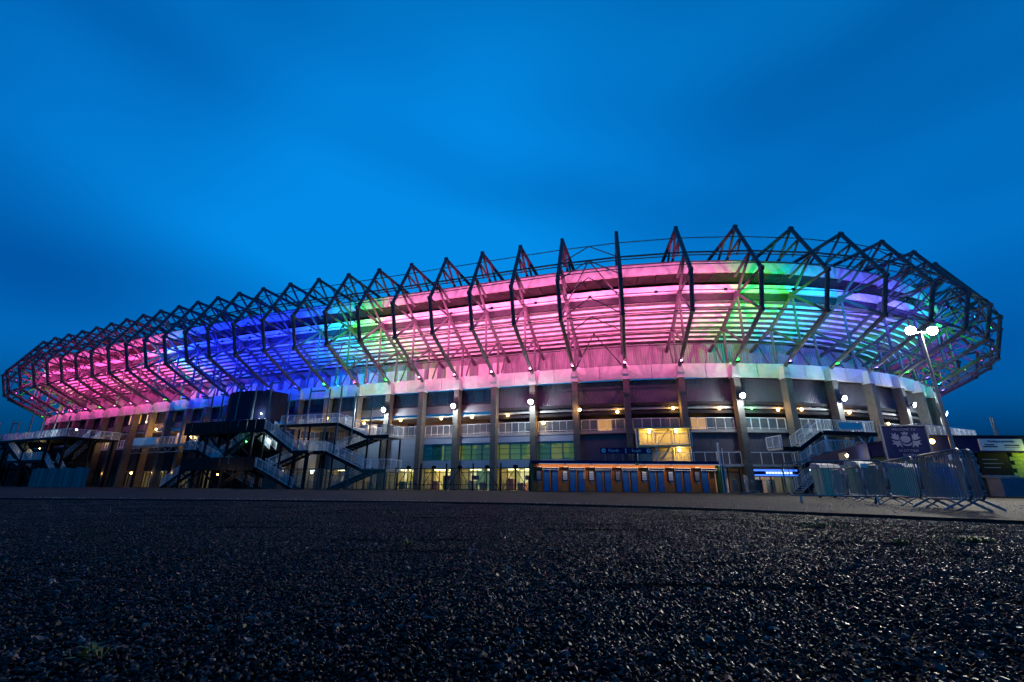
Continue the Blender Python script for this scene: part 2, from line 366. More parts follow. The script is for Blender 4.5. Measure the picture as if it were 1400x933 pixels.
    # ground floor: shop rooms set back behind the columns
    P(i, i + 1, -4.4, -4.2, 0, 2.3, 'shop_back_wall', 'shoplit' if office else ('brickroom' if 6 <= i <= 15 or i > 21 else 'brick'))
    P(i, i + 1, -4.2, -.35, 2.26, 2.3, 'shop_ceiling', 'white')
    P(i, i + .02, -4.2, -.7, 0, 2.3, 'shop_partition', 'cream')
    if i in (16, 17, 18, 19, 20, 14, 15, 13, 12, 8, 7, 6, 24, 25, 9):
        lp = 'ceil' if office else ('coolceil' if i in (24, 25, 13) else 'ceil')
        P(i + .15, i + .42, -2.9, -2.5, 2.2, 2.25, 'ceiling_light', lp); P(i + .58, i + .85, -2.9, -2.5, 2.2, 2.25, 'ceiling_light', lp)
    fr = MB()
    for k in range(5):
        q = a + (b - a) * k / 4; fbox(fr, q - .008, q + .008, -.85, -.75, 0, 2.25)
    fbox(fr, a, b, -.84, -.76, 1.85, 1.93); fr.build('shopfront_frame', 'dark' if not office else 'teal', stand)
    for k in range(4):
        q = a + (b - a) * k / 4; P(q + .012, q + (b - a) / 4 - .012, -.81, -.80, .05, 1.83, 'shopfront_pane', 'glassr')
    for k in range(3):
        h = .7 + .9 * random.random(); q = i + .12 + .28 * k
        P(q, q + .1 + .1 * random.random(), -3.2, -2.6, .02, h, 'shop_counter', random.choice(['teal', 'curtain', 'dark', 'white', 'orange']))
for i, q0 in ((17, .62), (18, .35), (19, .72)):
    n = fbox(MB(), i + q0, i + q0 + .2, -.95, -.9, 1.1, 1.55).build('shop_poster', mat('red poster', (.7, .05, .05), .5), stand)
# blue neon bar front under the walkway
fbox(MB(), 24.08, 24.94, -.2, .12, 1.45, 2.2).build('bar_fascia', 'navy', stand)
fbox(MB(), 24.1, 24.9, .13, .18, 1.95, 2.12).build('neon_strip', 'bluesign', stand)
fbox(MB(), 24.1, 24.9, .13, .18, 1.52, 1.66).build('neon_strip', 'bluesign', stand)
for k in range(9): fbox(MB(), 24.32 + .055 * k, 24.32 + .055 * k + .04, .13, .17, 1.72, 1.9).build('neon_letter', 'whitesign', stand)
# amber lit rooms at high level on the receding side
for q, z0, z1 in ((4.35, 9.6, 11.0), (4.75, 9.6, 11.0), (5.4, 9.6, 10.9), (6.7, 9.6, 10.8), (7.4, 6.1, 7.7), (8.5, 6.1, 7.7), (15.3, 6.1, 7.5)):
    fbox(MB(), q, q + .28, -.57, -.53, z0, z1).build('lit_window', 'amberpanel', stand)
# room behind back wall lit panels on bays with posters
for q in (21.35, 23.3): fbox(MB(), q, q + .3, -3.35, -3.3, 6.2, 7.5).build('lit_window', 'amberpanel', stand)

# ------------------------------------------------------------------ coloured battens and truss uplights
COL = dict(pink=(1, .17, .44), blue=(.012, .025, 1), green=(.01, 1, .03), cyan=(.01, .42, 1), violet=(.13, .08, 1), warm=(1, .30, .40), magenta=(1, .08, .42))
PW = {'pink': 1.0, 'magenta': .95, 'blue': 1.35, 'green': .75, 'cyan': .8, 'violet': .85, 'warm': .9}; WASH, PROJ = 3, 160
LENS = {k: emis(k + ' lamp lens', c, 3) for k, c in COL.items()}
def bay_colour(i):
    if i <= -1: return 'green' if i == -3 else 'magenta'
    if i <= 6: return 'magenta'
    if i == 7: return 'cyan'
    if i <= 13: return 'blue'
    if i == 14: return 'cyan'
    if i == 15: return 'green'
    if i <= 23: return 'pink'
    if i == 24: return 'green'
    if i == 25: return 'cyan'
    if i <= 27: return 'violet'
    if i == 28: return 'cyan'
    if i == 29: return 'green'
    if i in (30, 31): return 'violet'
    if i in (33, 34): return 'green'
    return 'magenta'
TCOL = {-2: 'green', 3: 'green', 7: 'green', 14: 'green', 15: 'magenta', 16: 'green', 23: 'pink', 24: 'green', 25: 'violet', 26: 'green', 27: 'violet', 28: 'green', 29: 'violet', 30: 'cyan'}
for i in range(Q0, Q1):
    c = bay_colour(i); far_ = i < 0 or i > 31
    p = W(i + .5, -1.6, 12.59); n = NRM(i + .5); rz = math.atan2(n.y, n.x)
    t = thing('wall_washer', f'{c} light batten on the concrete ledge below the stepped seating', 'floodlight', p, rz, f'{c} light battens on the ledge')
    MB().prism8([(-.14, -1.1, 0), (.14, -1.1, 0), (.14, 1.1, 0), (-.14, 1.1, 0), (-.14, -1.1, .1), (.14, -1.1, .14), (.14, 1.1, .14), (-.14, 1.1, .1)]).build('housing', 'black', t)
    MB().box(-.09, .09, -1.05, 1.05, .125, .15).build('lens', LENS[c], t)
    pw = WASH * PW[c]
    area_light(t, (0, 0, .17), (.18, 0, 1), pw, COL[c], .16, 2.1, 150)
for i in range(Q0, Q1 + 1):
    c = TCOL.get(i, bay_colour(i)); rz = FR[i][2]
    t = thing('truss_uplight', f'{c} uplight clamped to the foot of a roof truss', 'floodlight', F(i, 1.25, 12.45), rz, f'{c} uplights at the truss feet')
    MB().box(-.12, .12, -.16, .16, -.14, .06).build('housing', 'black', t); MB().bar((-.6, 0, -.1), (.05, 0, -.1), .07, .07).build('clamp_arm', 'black', t); MB().box(-.1, .1, -.13, .13, .061, .08).build('lens', LENS[c], t)
    area_light(t, (0, 0, .1), (.35, 0, 1), 34, COL[c], .2, .26, 110)
    t = thing('uplight', f'slim {c} uplight standing beside a truss strut on the ledge', 'floodlight', F(i, -.95, 12.6), rz, f'{c} uplights beside the truss struts')
    MB().tube((0, .28, 0), (0, .28, .22), .09, 10, .12).build('housing', 'black', t); MB().tube((0, .28, .22), (0, .28, .245), .11, 10).build('lens', LENS[c], t)
    area_light(t, (0, .28, .26), (.05, -.12, 1), 16, COL[c], .18, .18, 90)

for i in range(Q0, Q1):      # added projectors, put in to light beam, fascia and step risers
    c = bay_colour(i); n = NRM(i + .5); rz = math.atan2(n.y, n.x)
    t = thing('added_projector', f'{c} projector added on the outer tie tube to light the stand', 'floodlight', W(i + .5, 7.42, 17.5), rz, f'{c} added projectors on the outer ties')
    MB().box(-.16, -.05, -.14, .14, -.02, .2).build('housing', 'black', t); MB().box(-.05, .07, -.04, .04, -.08, .1).build('clamp', 'black', t); MB().box(-.18, -.162, -.12, .12, 0, .18).build('lens', LENS[c], t)
    area_light(t, (-.2, 0, .09), (-1, 0, .1), PROJ * PW[c], COL[c], .24, .18, 138)

# ------------------------------------------------------------------ white floodlights on every second column
M['lampw'] = emis('white lamp lens', (.80, .95, 1.0), 15); M['lampa'] = emis('amber lamp lens', (1.0, .55, .12), 8); M['lampy'] = emis('yellow lamp lens', (1.0, .72, .2), 10); M['lampg'] = emis('green lamp lens', (.1, 1, .15), 5)
def on_col(name): pass
for i, nm in ((16, 'beside the switchback stairs'), (18, 'between the blank panels and the green windows'), (20, 'left of the orange turnstile building roof'), (24, 'above the blue neon bar front'), (26, 'above the white landing stairs'), (28, 'above the navy emblem banner'), (30, 'at the far corner of the curved end')):
    t = thing('column_floodlight', f'bright white floodlight on a concrete column {nm}', 'floodlight', F(i, .56, 8.95), FR[i][2], 'white floodlights on columns')
    MB().bar((0, 0, 0), (.5, 0, .1), .08, .08).build('bracket', 'black', t)
    fa = Vector((.95, 0, -.3)).normalized(); fc = Vector((.5, 0, .08))
    MB().tube(fc - fa * .12, fc + fa * .14, .16, 16, .28).build('housing', 'black', t); MB().tube(fc + fa * .141, fc + fa * .16, .26, 16).build('lens', 'lampw', t)
    point_light(t, (1.0, 0, -.12), 150, (.80, .94, 1.0), .12)
def bulb(name, label, p, rz, power, col, lens, r=.11, group=None, cat='lamp'):
    t = thing(name, label, cat, p, rz, group)
    MB().tube((-.12, 0, 0), (0, 0, 0), r * .9, 10).build('base', 'greyp', t)
    b = MB(); b.tube((0, 0, 0), (r * .7, 0, 0), r, 10, r * .75); b.tube((r * .7, 0, 0), (r * 1.1, 0, 0), r * .75, 10, r * .25); b.build('lens', lens, t)
    point_light(t, (r * 1.1 + .12, 0, 0), power * .8, col, .1); return t
AMB = (1.0, .52, .13)
for q, r, z, pw in ((14.2, 1.0, 8.3, 30), (13.26, .2, 5.04, 14), (6.46, .2, 8.35, 60), (4.9, -.3, 8.6, 22), (16.31, -.5, 7.9, 12), (18.35, -.5, 7.9, 12), (20.21, -.3, 6.9, 10), (19.3, -.5, 7.85, 12), (21.09, .65, 8.0, 18), (22.83, -.3, 8.05, 18), (23.68, -.3, 8.0, 14), (25.29, -.3, 8.0, 10), (8.0, .3, 2.0, 8), (6.9, .3, 2.0, 8), (5.7, .3, 2.0, 6), (4.0, .3, 2.0, 6), (5.6, -.3, 9.7, 24), (6.9, -.3, 7.6, 20), (8.3, -.2, 6.9, 24), (3.4, -.2, 7.2, 14), (9.6, -.3, 7.8, 12), (11.2, -.3, 7.8, 10), (15.2, -.3, 7.7, 16), (12.9, .3, 2.0, 8), (13.8, .3, 1.9, 10), (10.2, .3, 2.0, 8), (17.5, -.5, 7.9, 10), (24.8, -.3, 7.9, 10), (26.4, -.3, 7.9, 16), (27.3, .2, 6.9, 14), (21.8, -.3, 7.8, 12)):
    n = NRM(q); low = z < 3; side_ = q < 15.5
    lb = 'small amber lamp low beside the lit ground floor shops' if low else ('amber lamp on the receding side behind the dark exit stairs' if side_ else 'amber bulkhead lamp under the gallery above the windows and turnstiles')
    bulb('shop_lamp' if low else 'gallery_lamp', lb, W(q, r, z), math.atan2(n.y, n.x), pw, AMB, 'lampa', .15, 'amber lamps by the shops' if low else ('amber lamps on the receding side' if side_ else 'amber lamps under the gallery'))
n = NRM(24.29); bulb('exit_lamp', 'small green exit lamp under the gallery soffit', W(24.29, -.3, 8.0), math.atan2(n.y, n.x), 8, (.1, 1, .15), 'lampg', .1)
n = NRM(12.3); bulb('stair_lamp', 'warm lamp low under the dark exit stairs', W(12.3, 7.2, 1.5), math.atan2(n.y, n.x), 14, (1, .66, .36), 'lampa', .09)

# ------------------------------------------------------------------ exit stairs
def balustrade(m, a, b, h=1.05, step=.16):
    a = Vector(a); b = Vector(b); up = Vector((0, 0, h)); n = max(2, int((b - a).length / step))
    m.bar(a + up, b + up, .05, .05); m.bar(a + up * .12, b + up * .12, .03, .03)
    for k in range(n + 1):
        p = a.lerp(b, k / n); big = k % 6 == 0 or k == n
        m.bar(p, p + up, .05 if big else .02, .05 if big else .02)
def flight(par, qa, za, qb, zb, r0, r1, steel='black', rail='rail', under='slab'):
    f = bpy.data.objects.new('flight', None); sc.collection.objects.link(f); f.parent = par
    s = MB()
    for r in (r0, r1): s.bar(W(qa, r, za - .12), W(qb, r, zb - .12), .09, .34)
    s.build('stringer', steel, f)
    n = max(4, int(abs(zb - za) / .18)); tr = MB()
    for k in range(n):
        q = qa + (qb - qa) * (k + .5) / n; z = za + (zb - za) * (k + .5) / n; dq = abs(qb - qa) / n * .55
        fbox(tr, q - dq, q + dq, r0 + .05, r1 - .05, z - .08, z)
    tr.build('treads', under, f)
    b = MB()
    for r in (r0, r1): balustrade(b, W(qa, r, za), W(qb, r, zb))
    b.build('handrail', rail, f)
def landing(par, qa, qb, r0, r1, z, sides='fblr', rail='rail', under='slab', panel=None):
    f = bpy.data.objects.new('landing', None); sc.collection.objects.link(f); f.parent = par
    fbox(MB(), qa, qb, r0, r1, z - .2, z).build('deck', under, f)
    e = MB(); fbox(e, qa, qb, r1 + .002, r1 + .08, z - .32, z + .03); e.build('edge_beam', 'black', f)
    b = MB(); used = False
    for c, p, q in (('f', (qa, r1), (qb, r1)), ('b', (qa, r0), (qb, r0)), ('l', (qa, r0), (qa, r1)), ('r', (qb, r0), (qb, r1))):
        if c in sides: balustrade(b, W(p[0], p[1], z), W(q[0], q[1], z)); used = True
    if used: b.build('railing', rail, f)
    if panel:
        n = max(2, int((qb - qa) / .28))
        for k in range(n):
            u = qa + (qb - qa) * k / n; fbox(MB(), u + .01, u + (qb - qa) / n - .01, r1 + .1, r1 + .14, z - .3, z + 1.15).build('parapet_panel', panel, f)
    return f
def posts(par, lst, name='post', m='black', w=.16):
    for q, r, z0, z1 in lst: MB().bar(W(q, r, z0), W(q, r, z1), w, w).build(name, m, par)
def mast(par, q, r, z0, z1, arm=0):
    m = MB(); m.bar(W(q, r, z0), W(q, r, z1), .13, .13)
    if arm: m.bar(W(q, r, z1 - .45), W(q + arm, r, z1 - .45), .09, .16)
    m.build('mast', 'galv', par)
# tower beside the office windows
tw = thing('stair_tower', 'steel switchback exit stairs with pale railings beside the blank blue panels', 'staircase', W(15.6, 4, 0))
tw_m = tw
def reparent(root):
    inv = Matrix.Translation(-root.location)
    for c in root.children: c.location = c.location - root.location
landing(tw, 13.6, 15.35, 2.6, 5.4, 7.0, 'fb'); flight(tw, 15.35, 7.0, 16.2, 5.5, 4.1, 5.3); landing(tw, 16.2, 16.85, 2.6, 5.4, 5.5, 'fr')
flight(tw, 16.2, 5.5, 15.05, 4.0, 2.7, 3.9); landing(tw, 14.5, 15.05, 2.6, 5.4, 4.0, 'fl'); flight(tw, 15.05, 4.0, 16.2, 2.0, 4.1, 5.3)
landing(tw, 16.2, 16.85, 2.6, 5.4, 2.0, 'fr'); flight(tw, 16.2, 2.0, 15.0, 0.05, 2.7, 3.9)
posts(tw, [(q, r, 0, z) for q, z in ((13.7, 7), (14.5, 7), (15.3, 7.0), (16.25, 5.4), (16.8, 5.4)) for r in (2.8, 5.2)])
fbox(MB(), 13.6, 15.3, -.2, 2.6, 6.75, 6.95).build('bridge_deck', 'slab', tw)
for q, z1, a in ((13.75, 10.4, 0), (14.4, 11.2, .45), (15.0, 10.9, 0), (15.35, 11.2, 0), (15.8, 10.2, .3), (16.3, 9.2, 0), (16.8, 8.6, 0)): mast(tw, q, 5.35, 5.0, z1, a)
# big dark tower with the drum
tb = thing('stair_tower', 'massive black exit stair tower with a dark curved drum on top', 'staircase', W(12.3, 5, 0))
landing(tb, 10.4, 13.3, 2.4, 6.2, 6.5, 'fl', panel='black', under='black'); landing(tb, 10.6, 13.2, 2.4, 6.2, 2.3, 'fl', panel='black', under='black')
flight(tb, 13.3, 6.5, 14.25, 4.0, 4.9, 6.1); landing(tb, 14.25, 14.75, 3.2, 6.2, 4.0, 'fr'); flight(tb, 14.25, 4.0, 13.2, 2.3, 3.3, 4.5)
flight(tb, 13.2, 2.3, 14.4, .05, 4.9, 6.1, under='teal'); flight(tb, 10.4, 6.5, 11.9, 2.4, 3.0, 4.2, under='black'); flight(tb, 12.9, 6.5, 11.4, 2.4, 4.6, 5.8, under='black', steel='black')
flight(tb, 10.6, 2.3, 9.6, .05, 4.4, 5.6, under='black'); flight(tb, 11.4, 2.2, 12.7, .05, 2.8, 4.0, under='black')
posts(tb, [(q, r, 0, 6.3) for q in (10.5, 11.3, 12.1, 12.9) for r in (2.6, 4.4, 6.0)] + [(14.3, 6, 0, 3.9), (14.7, 6, 0, 3.9), (14.7, 3.4, 0, 3.9)], w=.24)
bk = MB(); fbox(bk, 10.6, 13.1, 2.1, 2.3, 0, 6.4); bk.build('back_screen', 'black', tb)
for k, (q, q2) in enumerate(((10.7, 11.4), (12.0, 11.4), (12.0, 12.8), (13.1, 12.8))):
    MB().bar(W(q, 6.1, .1), W(q2, 6.1, 2.1), .1, .16).build('brace', 'black', tb)
dm = MB(); ctr = W(12.3, 3.0, 0); n = NRM(12.5); tg = Vector((-n.y, n.x, 0))
prev = None
for k in range(15):
    a = -math.pi / 2 * 1.05 + math.pi * 1.05 * k / 14; p = ctr + tg * (3.9 * math.sin(a)) + n * (3.0 * max(0, math.cos(a)) ** .6)
    if prev is not None:
        pi, ci = prev - n * .12, p - n * .12
        z1 = 11.25; dm.prism8([(pi.x, pi.y, 7.8), (prev.x, prev.y, 7.8), (p.x, p.y, 7.8), (ci.x, ci.y, 7.8), (pi.x, pi.y, z1), (prev.x, prev.y, z1), (p.x, p.y, z1), (ci.x, ci.y, z1)])
    prev = p
dm.build('drum_wall', 'drum', tb)
dt = MB(); dt.v = [tuple(ctr + tg * (3.9 * math.sin(-math.pi / 2 * 1.05 + math.pi * 1.05 * k / 14)) + n * (3.0 * max(0, math.cos(-math.pi / 2 * 1.05 + math.pi * 1.05 * k / 14)) ** .6 - .13) + Vector((0, 0, 11.15))) for k in range(15)]; dt.f = [tuple(range(15))]; dt.build('drum_roof', 'drum', tb)
for q, z1, a in ((10.45, 9.4, 0), (11.2, 11.2, -.4), (11.6, 11.6, 0), (12.2, 12.2, .35), (12.75, 11.7, 0), (13.25, 12.4, .3), (10.9, 9.0, .3), (13.9, 10.6, 0)): mast(tb, q, 6.0, 6.4, z1, a)
for q, q2, za, zb in ((10.5, 11.3, 6.2, 3.6), (11.3, 10.5, 6.2, 3.6), (11.3, 12.1, 6.2, 3.6), (12.1, 12.9, 6.2, 3.6), (12.9, 12.1, 6.2, 3.6), (10.5, 11.3, 2.0, .1), (12.9, 12.1, 2.0, .1)):
    MB().bar(W(q, 6.05, za), W(q2, 6.05, zb), .09, .12).build('brace', 'black', tb)
flight(tb, 11.0, 4.4, 12.2, 2.4, 5.2, 6.0, under='black'); landing(tb, 10.5, 11.0, 4.6, 6.2, 4.4, 'fl', under='black'); flight(tb, 13.0, 4.4, 12.3, 6.4, 2.8, 3.8, under='black')
bulb('stair_lamp', 'small cool lamp glowing inside the black stair tower', W(13.0, 4.2, 5.6), 0, 40, (.6, .85, 1.0), 'lampw', .06)
bulb('stair_lamp', 'small green lamp glowing inside the black stair tower', W(12.7, 5.9, 5.2), -1.9, 5, (.1, 1, .2), 'lampg', .06)
bulb('stair_lamp', 'cool lamp on the upper landing of the far receding stairs', W(5.6, 8.0, 7.6), -1.9, 75, (.6, .85, 1.0), 'lampw', .08)
bulb('stair_lamp', 'small warm lamp under the far receding stairs', W(3.6, 8.0, 5.3), -1.9, 14, (1, .8, .4), 'lampy', .06)
bulb('stair_lamp', 'cool lamp added under the lower far landing to brighten the rails', W(4.6, 7.0, 3.0), -1.9, 34, (.6, .85, 1.0), 'lampw', .06)  # extra lamp put in to catch the stair rails
bulb('stair_lamp', 'cool lamp added above the black stair tower deck to brighten the rails', W(13.0, 5.8, 8.4), -1.9, 40, (.6, .85, 1.0), 'lampw', .06)  # also put in only to brighten the rails
wv = MB()
for k in range(26):     # loose stacked rails catching the light on the deck
    q = 11.6 + 1.5 * random.random(); z = 6.9 + .9 * random.random(); p = W(q, 5.5, z); wv.bar(p, p + Vector((1.0 * (random.random() - .2), 0, .35 + .3 * random.random())), .05, .05)
wv.build('stair_rails', 'rail', tb)
# receding tower at the far end
tc_ = thing('stair_tower', 'dark exit stair tower with curved landings at the far receding end', 'staircase', W(3, 9, 0))
landing(tc_, 2.0, 6.2, 4.0, 10, 6.4, 'flr', under='black'); landing(tc_, -1.5, 1.9, 4, 10, 6.3, 'flr', under='black')
landing(tc_, 2.6, 5.0, 5, 9.6, 3.5, 'fl', under='black'); landing(tc_, -2.5, 1.5, 5, 9.6, 2.6, 'fl', under='black')
flight(tc_, 2.2, 6.4, 3.6, 3.6, 8.6, 9.8, under='black'); flight(tc_, 5.0, 3.5, 6.2, 0.1, 8.2, 9.4, under='black'); flight(tc_, 6.2, 6.4, 5.0, 3.5, 6.4, 7.6, under='black'); flight(tc_, 1.9, 6.3, .6, 2.7, 8, 9.2, under='black')
posts(tc_, [(q, r, 0, 6.2) for q in (-2, -.6, .8, 2.2, 3.6, 5.0, 6.1) for r in (4.4, 7, 9.6)], w=.24)
fbox(MB(), -2.4, 4.6, 3.7, 3.9, 0, 6.1).build('back_screen', 'black', tc_)
for q, z1, a in ((-2.0, 9.6, .5), (-1.5, 9.6, 0), (-.6, 9.5, .45), (-.15, 9.5, 0), (.9, 9.4, .4), (1.3, 9.4, 0), (2.3, 9.4, .4), (2.75, 9.2, 0), (3.6, 10.4, 0), (4.4, 10.2, .4), (5.2, 10, 0), (6.0, 9.2, 0)): mast(tc_, q, 9.8, 6.2, z1, a)
for q, q2, za, zb in ((2.0, 3.2, 6.2, 3.8), (3.2, 4.4, 3.8, 6.2), (4.4, 5.6, 6.2, 3.8), (-1.2, .2, 6.1, 2.8), (.2, 1.6, 2.8, 6.1), (-1.2, .2, .1, 2.5), (.2, 1.6, 2.5, .1), (2.6, 3.8, .1, 3.3), (5.0, 3.8, .1, 3.3)):
    MB().bar(W(q, 9.7, za), W(q2, 9.7, zb), .1, .14).build('brace', 'black', tc_)
flight(tc_, .6, 4.6, 2.2, 2.7, 6.2, 7.4, under='black'); flight(tc_, -1.4, 6.3, -.2, 4.4, 8.4, 9.6, under='black')
tealb = [mat('teal board', (.02 + .012 * k, .12 + .03 * k, .12 + .025 * k), .6, 0, .3, 4) for k in range(3)]
for k in range(13): fbox(MB(), 5.0 + .24 * k, 5.21 + .24 * k, 10.2 + .02 * (k % 2), 10.25 + .02 * (k % 2), 0, 2.25 + .07 * ((k * 5) % 3)).build('screen_board', tealb[(k * 7) % 3], tc_)
# truss footbridge
fb = thing('footbridge', 'long steel footbridge with zigzag lattice side below the amber lamp', 'bridge', W(8, 2, 0))
fbox(MB(), 6.3, 10.2, 1.0, 2.4, 5.55, 5.75).build('deck', 'slab', fb)
la = MB(); la.bar(W(6.3, 2.42, 5.5), W(10.2, 2.42, 5.5), .1, .16); la.bar(W(6.3, 2.42, 4.7), W(10.2, 2.42, 4.7), .1, .12)
for k in range(14): q = 6.3 + 3.9 * k / 14; d = 3.9 / 14; la.bar(W(q, 2.42, 4.7 if k % 2 else 5.5), W(q + d, 2.42, 5.5 if k % 2 else 4.7), .06, .07)
la.build('lattice', 'galv', fb); ba = MB(); balustrade(ba, W(6.3, 2.4, 5.75), W(10.2, 2.4, 5.75), 1.05, .3); ba.build('railing', 'rail', fb)
for k in range(2): fbox(MB(), 6.35 + .62 * k, 6.93 + .62 * k, 2.5, 2.54, 5.75, 6.75).build('mesh_sign', 'rail', fb)
for q in (6.5, 8.3, 10.0): MB().bar(W(q, 1.7, 0), W(q, 1.7, 5.5), .24, .24).build('post', 'black', fb)
# yellow lit landing behind the turnstiles
ys = thing('landing_block', 'cream two-storey stair landing glowing yellow above the turnstile roof', 'staircase', W(22.5, 1, 0))
for z in (2.45, 4.2): fbox(MB(), 22.1, 22.98, .56, 2.4, z - .18, z).build('deck', 'cream', ys)
for z0, z1 in ((2.45, 4.0), (4.2, 5.7)):
    fbox(MB(), 22.1, 22.98, .57, .72, z0, z1).build('back_wall', 'cream', ys)
    for q in (22.1, 22.72): fbox(MB(), q, q + .26, .73, .95, z0, z1).build('wall_panel', 'cream', ys)
    b = MB(); balustrade(b, W(22.1, 2.36, z0), W(22.98, 2.36, z0)); b.build('railing', 'rail', ys)
    for q in (22.1, 22.4, 22.7, 22.96): MB().bar(W(q, 2.34, z0), W(q, 2.34, z1), .07, .07).build('railing_post', 'rail', ys)
    fbox(MB(), 22.3, 22.36, .73, .8, z0, z1 - .2).build('door_edge', 'greyp', ys)
    MB().bar(W(22.42, 1.6, z0), W(22.64, 1.6, z1), .9, .12).build('flight', 'cream', ys)
fbox(MB(), 22.08, 23.0, .56, 2.45, 5.72, 5.84).build('canopy', 'cream', ys)
posts(ys, [(q, r, 0, 5.7) for q in (22.12, 22.96) for r in (.7, 2.3)], m='greyp')
for q, z in ((22.33, 5.55), (22.78, 5.55), (22.8, 3.8)):
    n = NRM(q); bulb('landing_lamp', 'bright yellow lamp on the cream stair landing', W(q, 1.3, z), math.atan2(n.y, n.x), 15, (1, .70, .18), 'lampy', .13, 'yellow lamps on the cream landing')
# white lit stairs to the right
tr_ = thing('stair_tower', 'white lit switchback stairs with three landings beside the neon bar front', 'staircase', W(25, 3, 0))
landing(tr_, 25.0, 26.0, 1.2, 3.6, 5.35, 'fr'); flight(tr_, 25.0, 5.35, 24.6, 3.9, 2.3, 3.5); landing(tr_, 24.3, 24.6, 1.2, 3.6, 3.9, 'l')
flight(tr_, 24.98, 3.5, 24.55, 2.3, 2.5, 3.7); landing(tr_, 24.98, 25.5, 1.2, 3.8, 3.5, 'f'); landing(tr_, 24.86, 25.3, 1.2, 3.8, 1.6, 'f'); flight(tr_, 24.86, 1.6, 24.5, .05, 2.4, 3.6)
posts(tr_, [(q, r, 0, 5.2) for q in (25.05, 25.95) for r in (1.4, 3.5)], m='rail')
for a, b in ((25.6, 25.9), (25.95, 25.65)): MB().bar(W(a, 3.5, 2.6), W(b, 3.5, 5.1), .09, .09).build('brace', 'rail', tr_)
fbox(MB(), 25.3, 25.75, 3.62, 3.66, 5.55, 6.2).build('notice_board', 'white', tr_)
t2 = thing('stair_tower', 'bright white stairs and railings at the curved far corner beyond the banner', 'staircase', W(27.5, 3, 0))
landing(t2, 26.9, 28.9, 1.4, 4, 5.3, 'fl'); flight(t2, 26.9, 5.3, 26.3, 3.4, 2.6, 3.8); landing(t2, 29.2, 30.3, 2, 5, 4.3, 'flr'); flight(t2, 28.9, 5.3, 29.3, 4.3, 2.6, 3.8); flight(t2, 30.3, 4.3, 31.0, 1.5, 3.4, 4.8)
posts(t2, [(q, r, 0, z) for q, z in ((27, 5.2), (28.8, 5.2), (29.3, 4.2), (30.2, 4.2)) for r in (2.2, 3.8)], m='rail')
for q in (29.6, 29.8): mast(t2, q, 4.9, 4.3, 8.0)

# ------------------------------------------------------------------ turnstile building
TX0, TX1, TY = 1.92, 18.3, 42.0
tn = thing('turnstile_building', 'low burnt orange turnstile block with paired blue doors and flat navy roof', 'building', (TX0, TY, 0))
L = TX1 - TX0
MB().box(0, L, .25, 2.4, 0, 2.35).build('back_wall', 'orange', tn)
MB().box(-.15, L + .2, -.45, 2.6, 2.42, 2.66).build('roof', 'navy', tn)
MB().box(0, L, -.1, .24, 2.08, 2.41).build('fascia_board', 'orange', tn)
MB().box(-.14, -.01, -.4, 2.4, 0, 2.41).build('end_wall', 'green', tn)
pitch = 2.36
for k in range(7):
    x = .98 + pitch * k
    for j in range(2):
        if k == 6 and j == 1: continue
        xx = x + .76 * j
        d = MB().box(xx, xx + .52, .02, .22, .03, 1.86).build('door', 'door', tn)
        for s in range(9): MB().box(xx + .03, xx + .49, .0, .018, .08 + .2 * s, .25 + .2 * s).build('door_slat', 'door', d)
        MB().box(xx + .54, xx + .62, -.06, .24, 0, 1.9).build('jamb', 'orange', tn)
    hb = MB().box(x - .06, x + 1.34, -.12, .24, 1.88, 2.07).build('header_box', 'navy', tn)
    MB().box(x - .08, x + 1.36, -.14, -.122, 2.04, 2.075).build('trim', 'white', hb); MB().box(x - .08, x + 1.36, -.14, -.122, 1.86, 1.885).build('trim', 'white', hb)
    for u in (x - .08, x + 1.34): MB().box(u, u + .02, -.14, -.122, 1.886, 2.039).build('trim', 'white', hb)
    px = x - .62
    fr = MB().box(px - .06, px + .42, -.02, .24, .95, 1.8).build('notice_case', 'navy', tn); MB().box(px, px + .36, -.035, -.021, 1.02, 1.74).build('sheet', 'white' if k % 3 else 'greyp', fr)
    for w in range(4): MB().box(px + .04, px + .32, -.045, -.036, 1.12 + .14 * w, 1.17 + .14 * w).build('print_line', 'greyp', fr)
    MB().box(px + .1, px + .34, -.16, -.03, .74, .9).build('card_reader', 'greyp', tn)
    MB().box(px + .05, px + .4, -.2, -.06, 2.09, 2.15).build('roof_lamp', 'white', tn)
    MB().box(px - .5, px + .46, .05, .24, .03, .93).build('panel', 'orange', tn)
for x in (4.55, 9.8): MB().box(x, x + .2, -.02, .2, 1.1, 1.8).build('notice_strip', 'cream', tn)
MB().box(9.15, 9.4, -.5, -.46, 2.28, 2.5).build('warning_plate', mat('yellow plate', (.7, .5, .03), .5), tn)
gp = MB(); gp.box(L + .25, L + .55, -.5, .6, 0, 2.3); gp.build('gate_post', 'green', tn)
gl = MB(); gl.bar((L + .3, -.52, 2.3), (L + .3, -.52, 4.3), .12, .12); gl.bar((L + .55, -.52, 0), (L + .62, -.52, 3.8), .05, .05); gl.bar((L + .34, -.52, 0), (L + .34, -.52, 3.8), .05, .05); gl.build('ladder_pole', 'rail', tn)
# added strip lights, put in to brighten the orange front evenly
for x in (1.7, 4.06, 6.42, 8.78, 11.14, 13.5, 15.7):
    t = thing('added_strip_light', 'slim strip light added under the roof edge to brighten the turnstiles', 'lamp', (TX0 + x, TY - .4, 2.36), 0, 'added strip lights under the turnstile roof')
    MB().box(-1.15, 1.15, -.05, .05, 0, .058).build('housing', 'white', t); MB().box(-1.12, 1.12, -.04, .04, -.02, -.002).build('lens', emis('added strip lens', (1, .86, .7), .12), t)
    area_light(t, (0, 0, -.05), (0, .45, -1), 1.9, (1, .78, .5), 2.2, .06, 170)
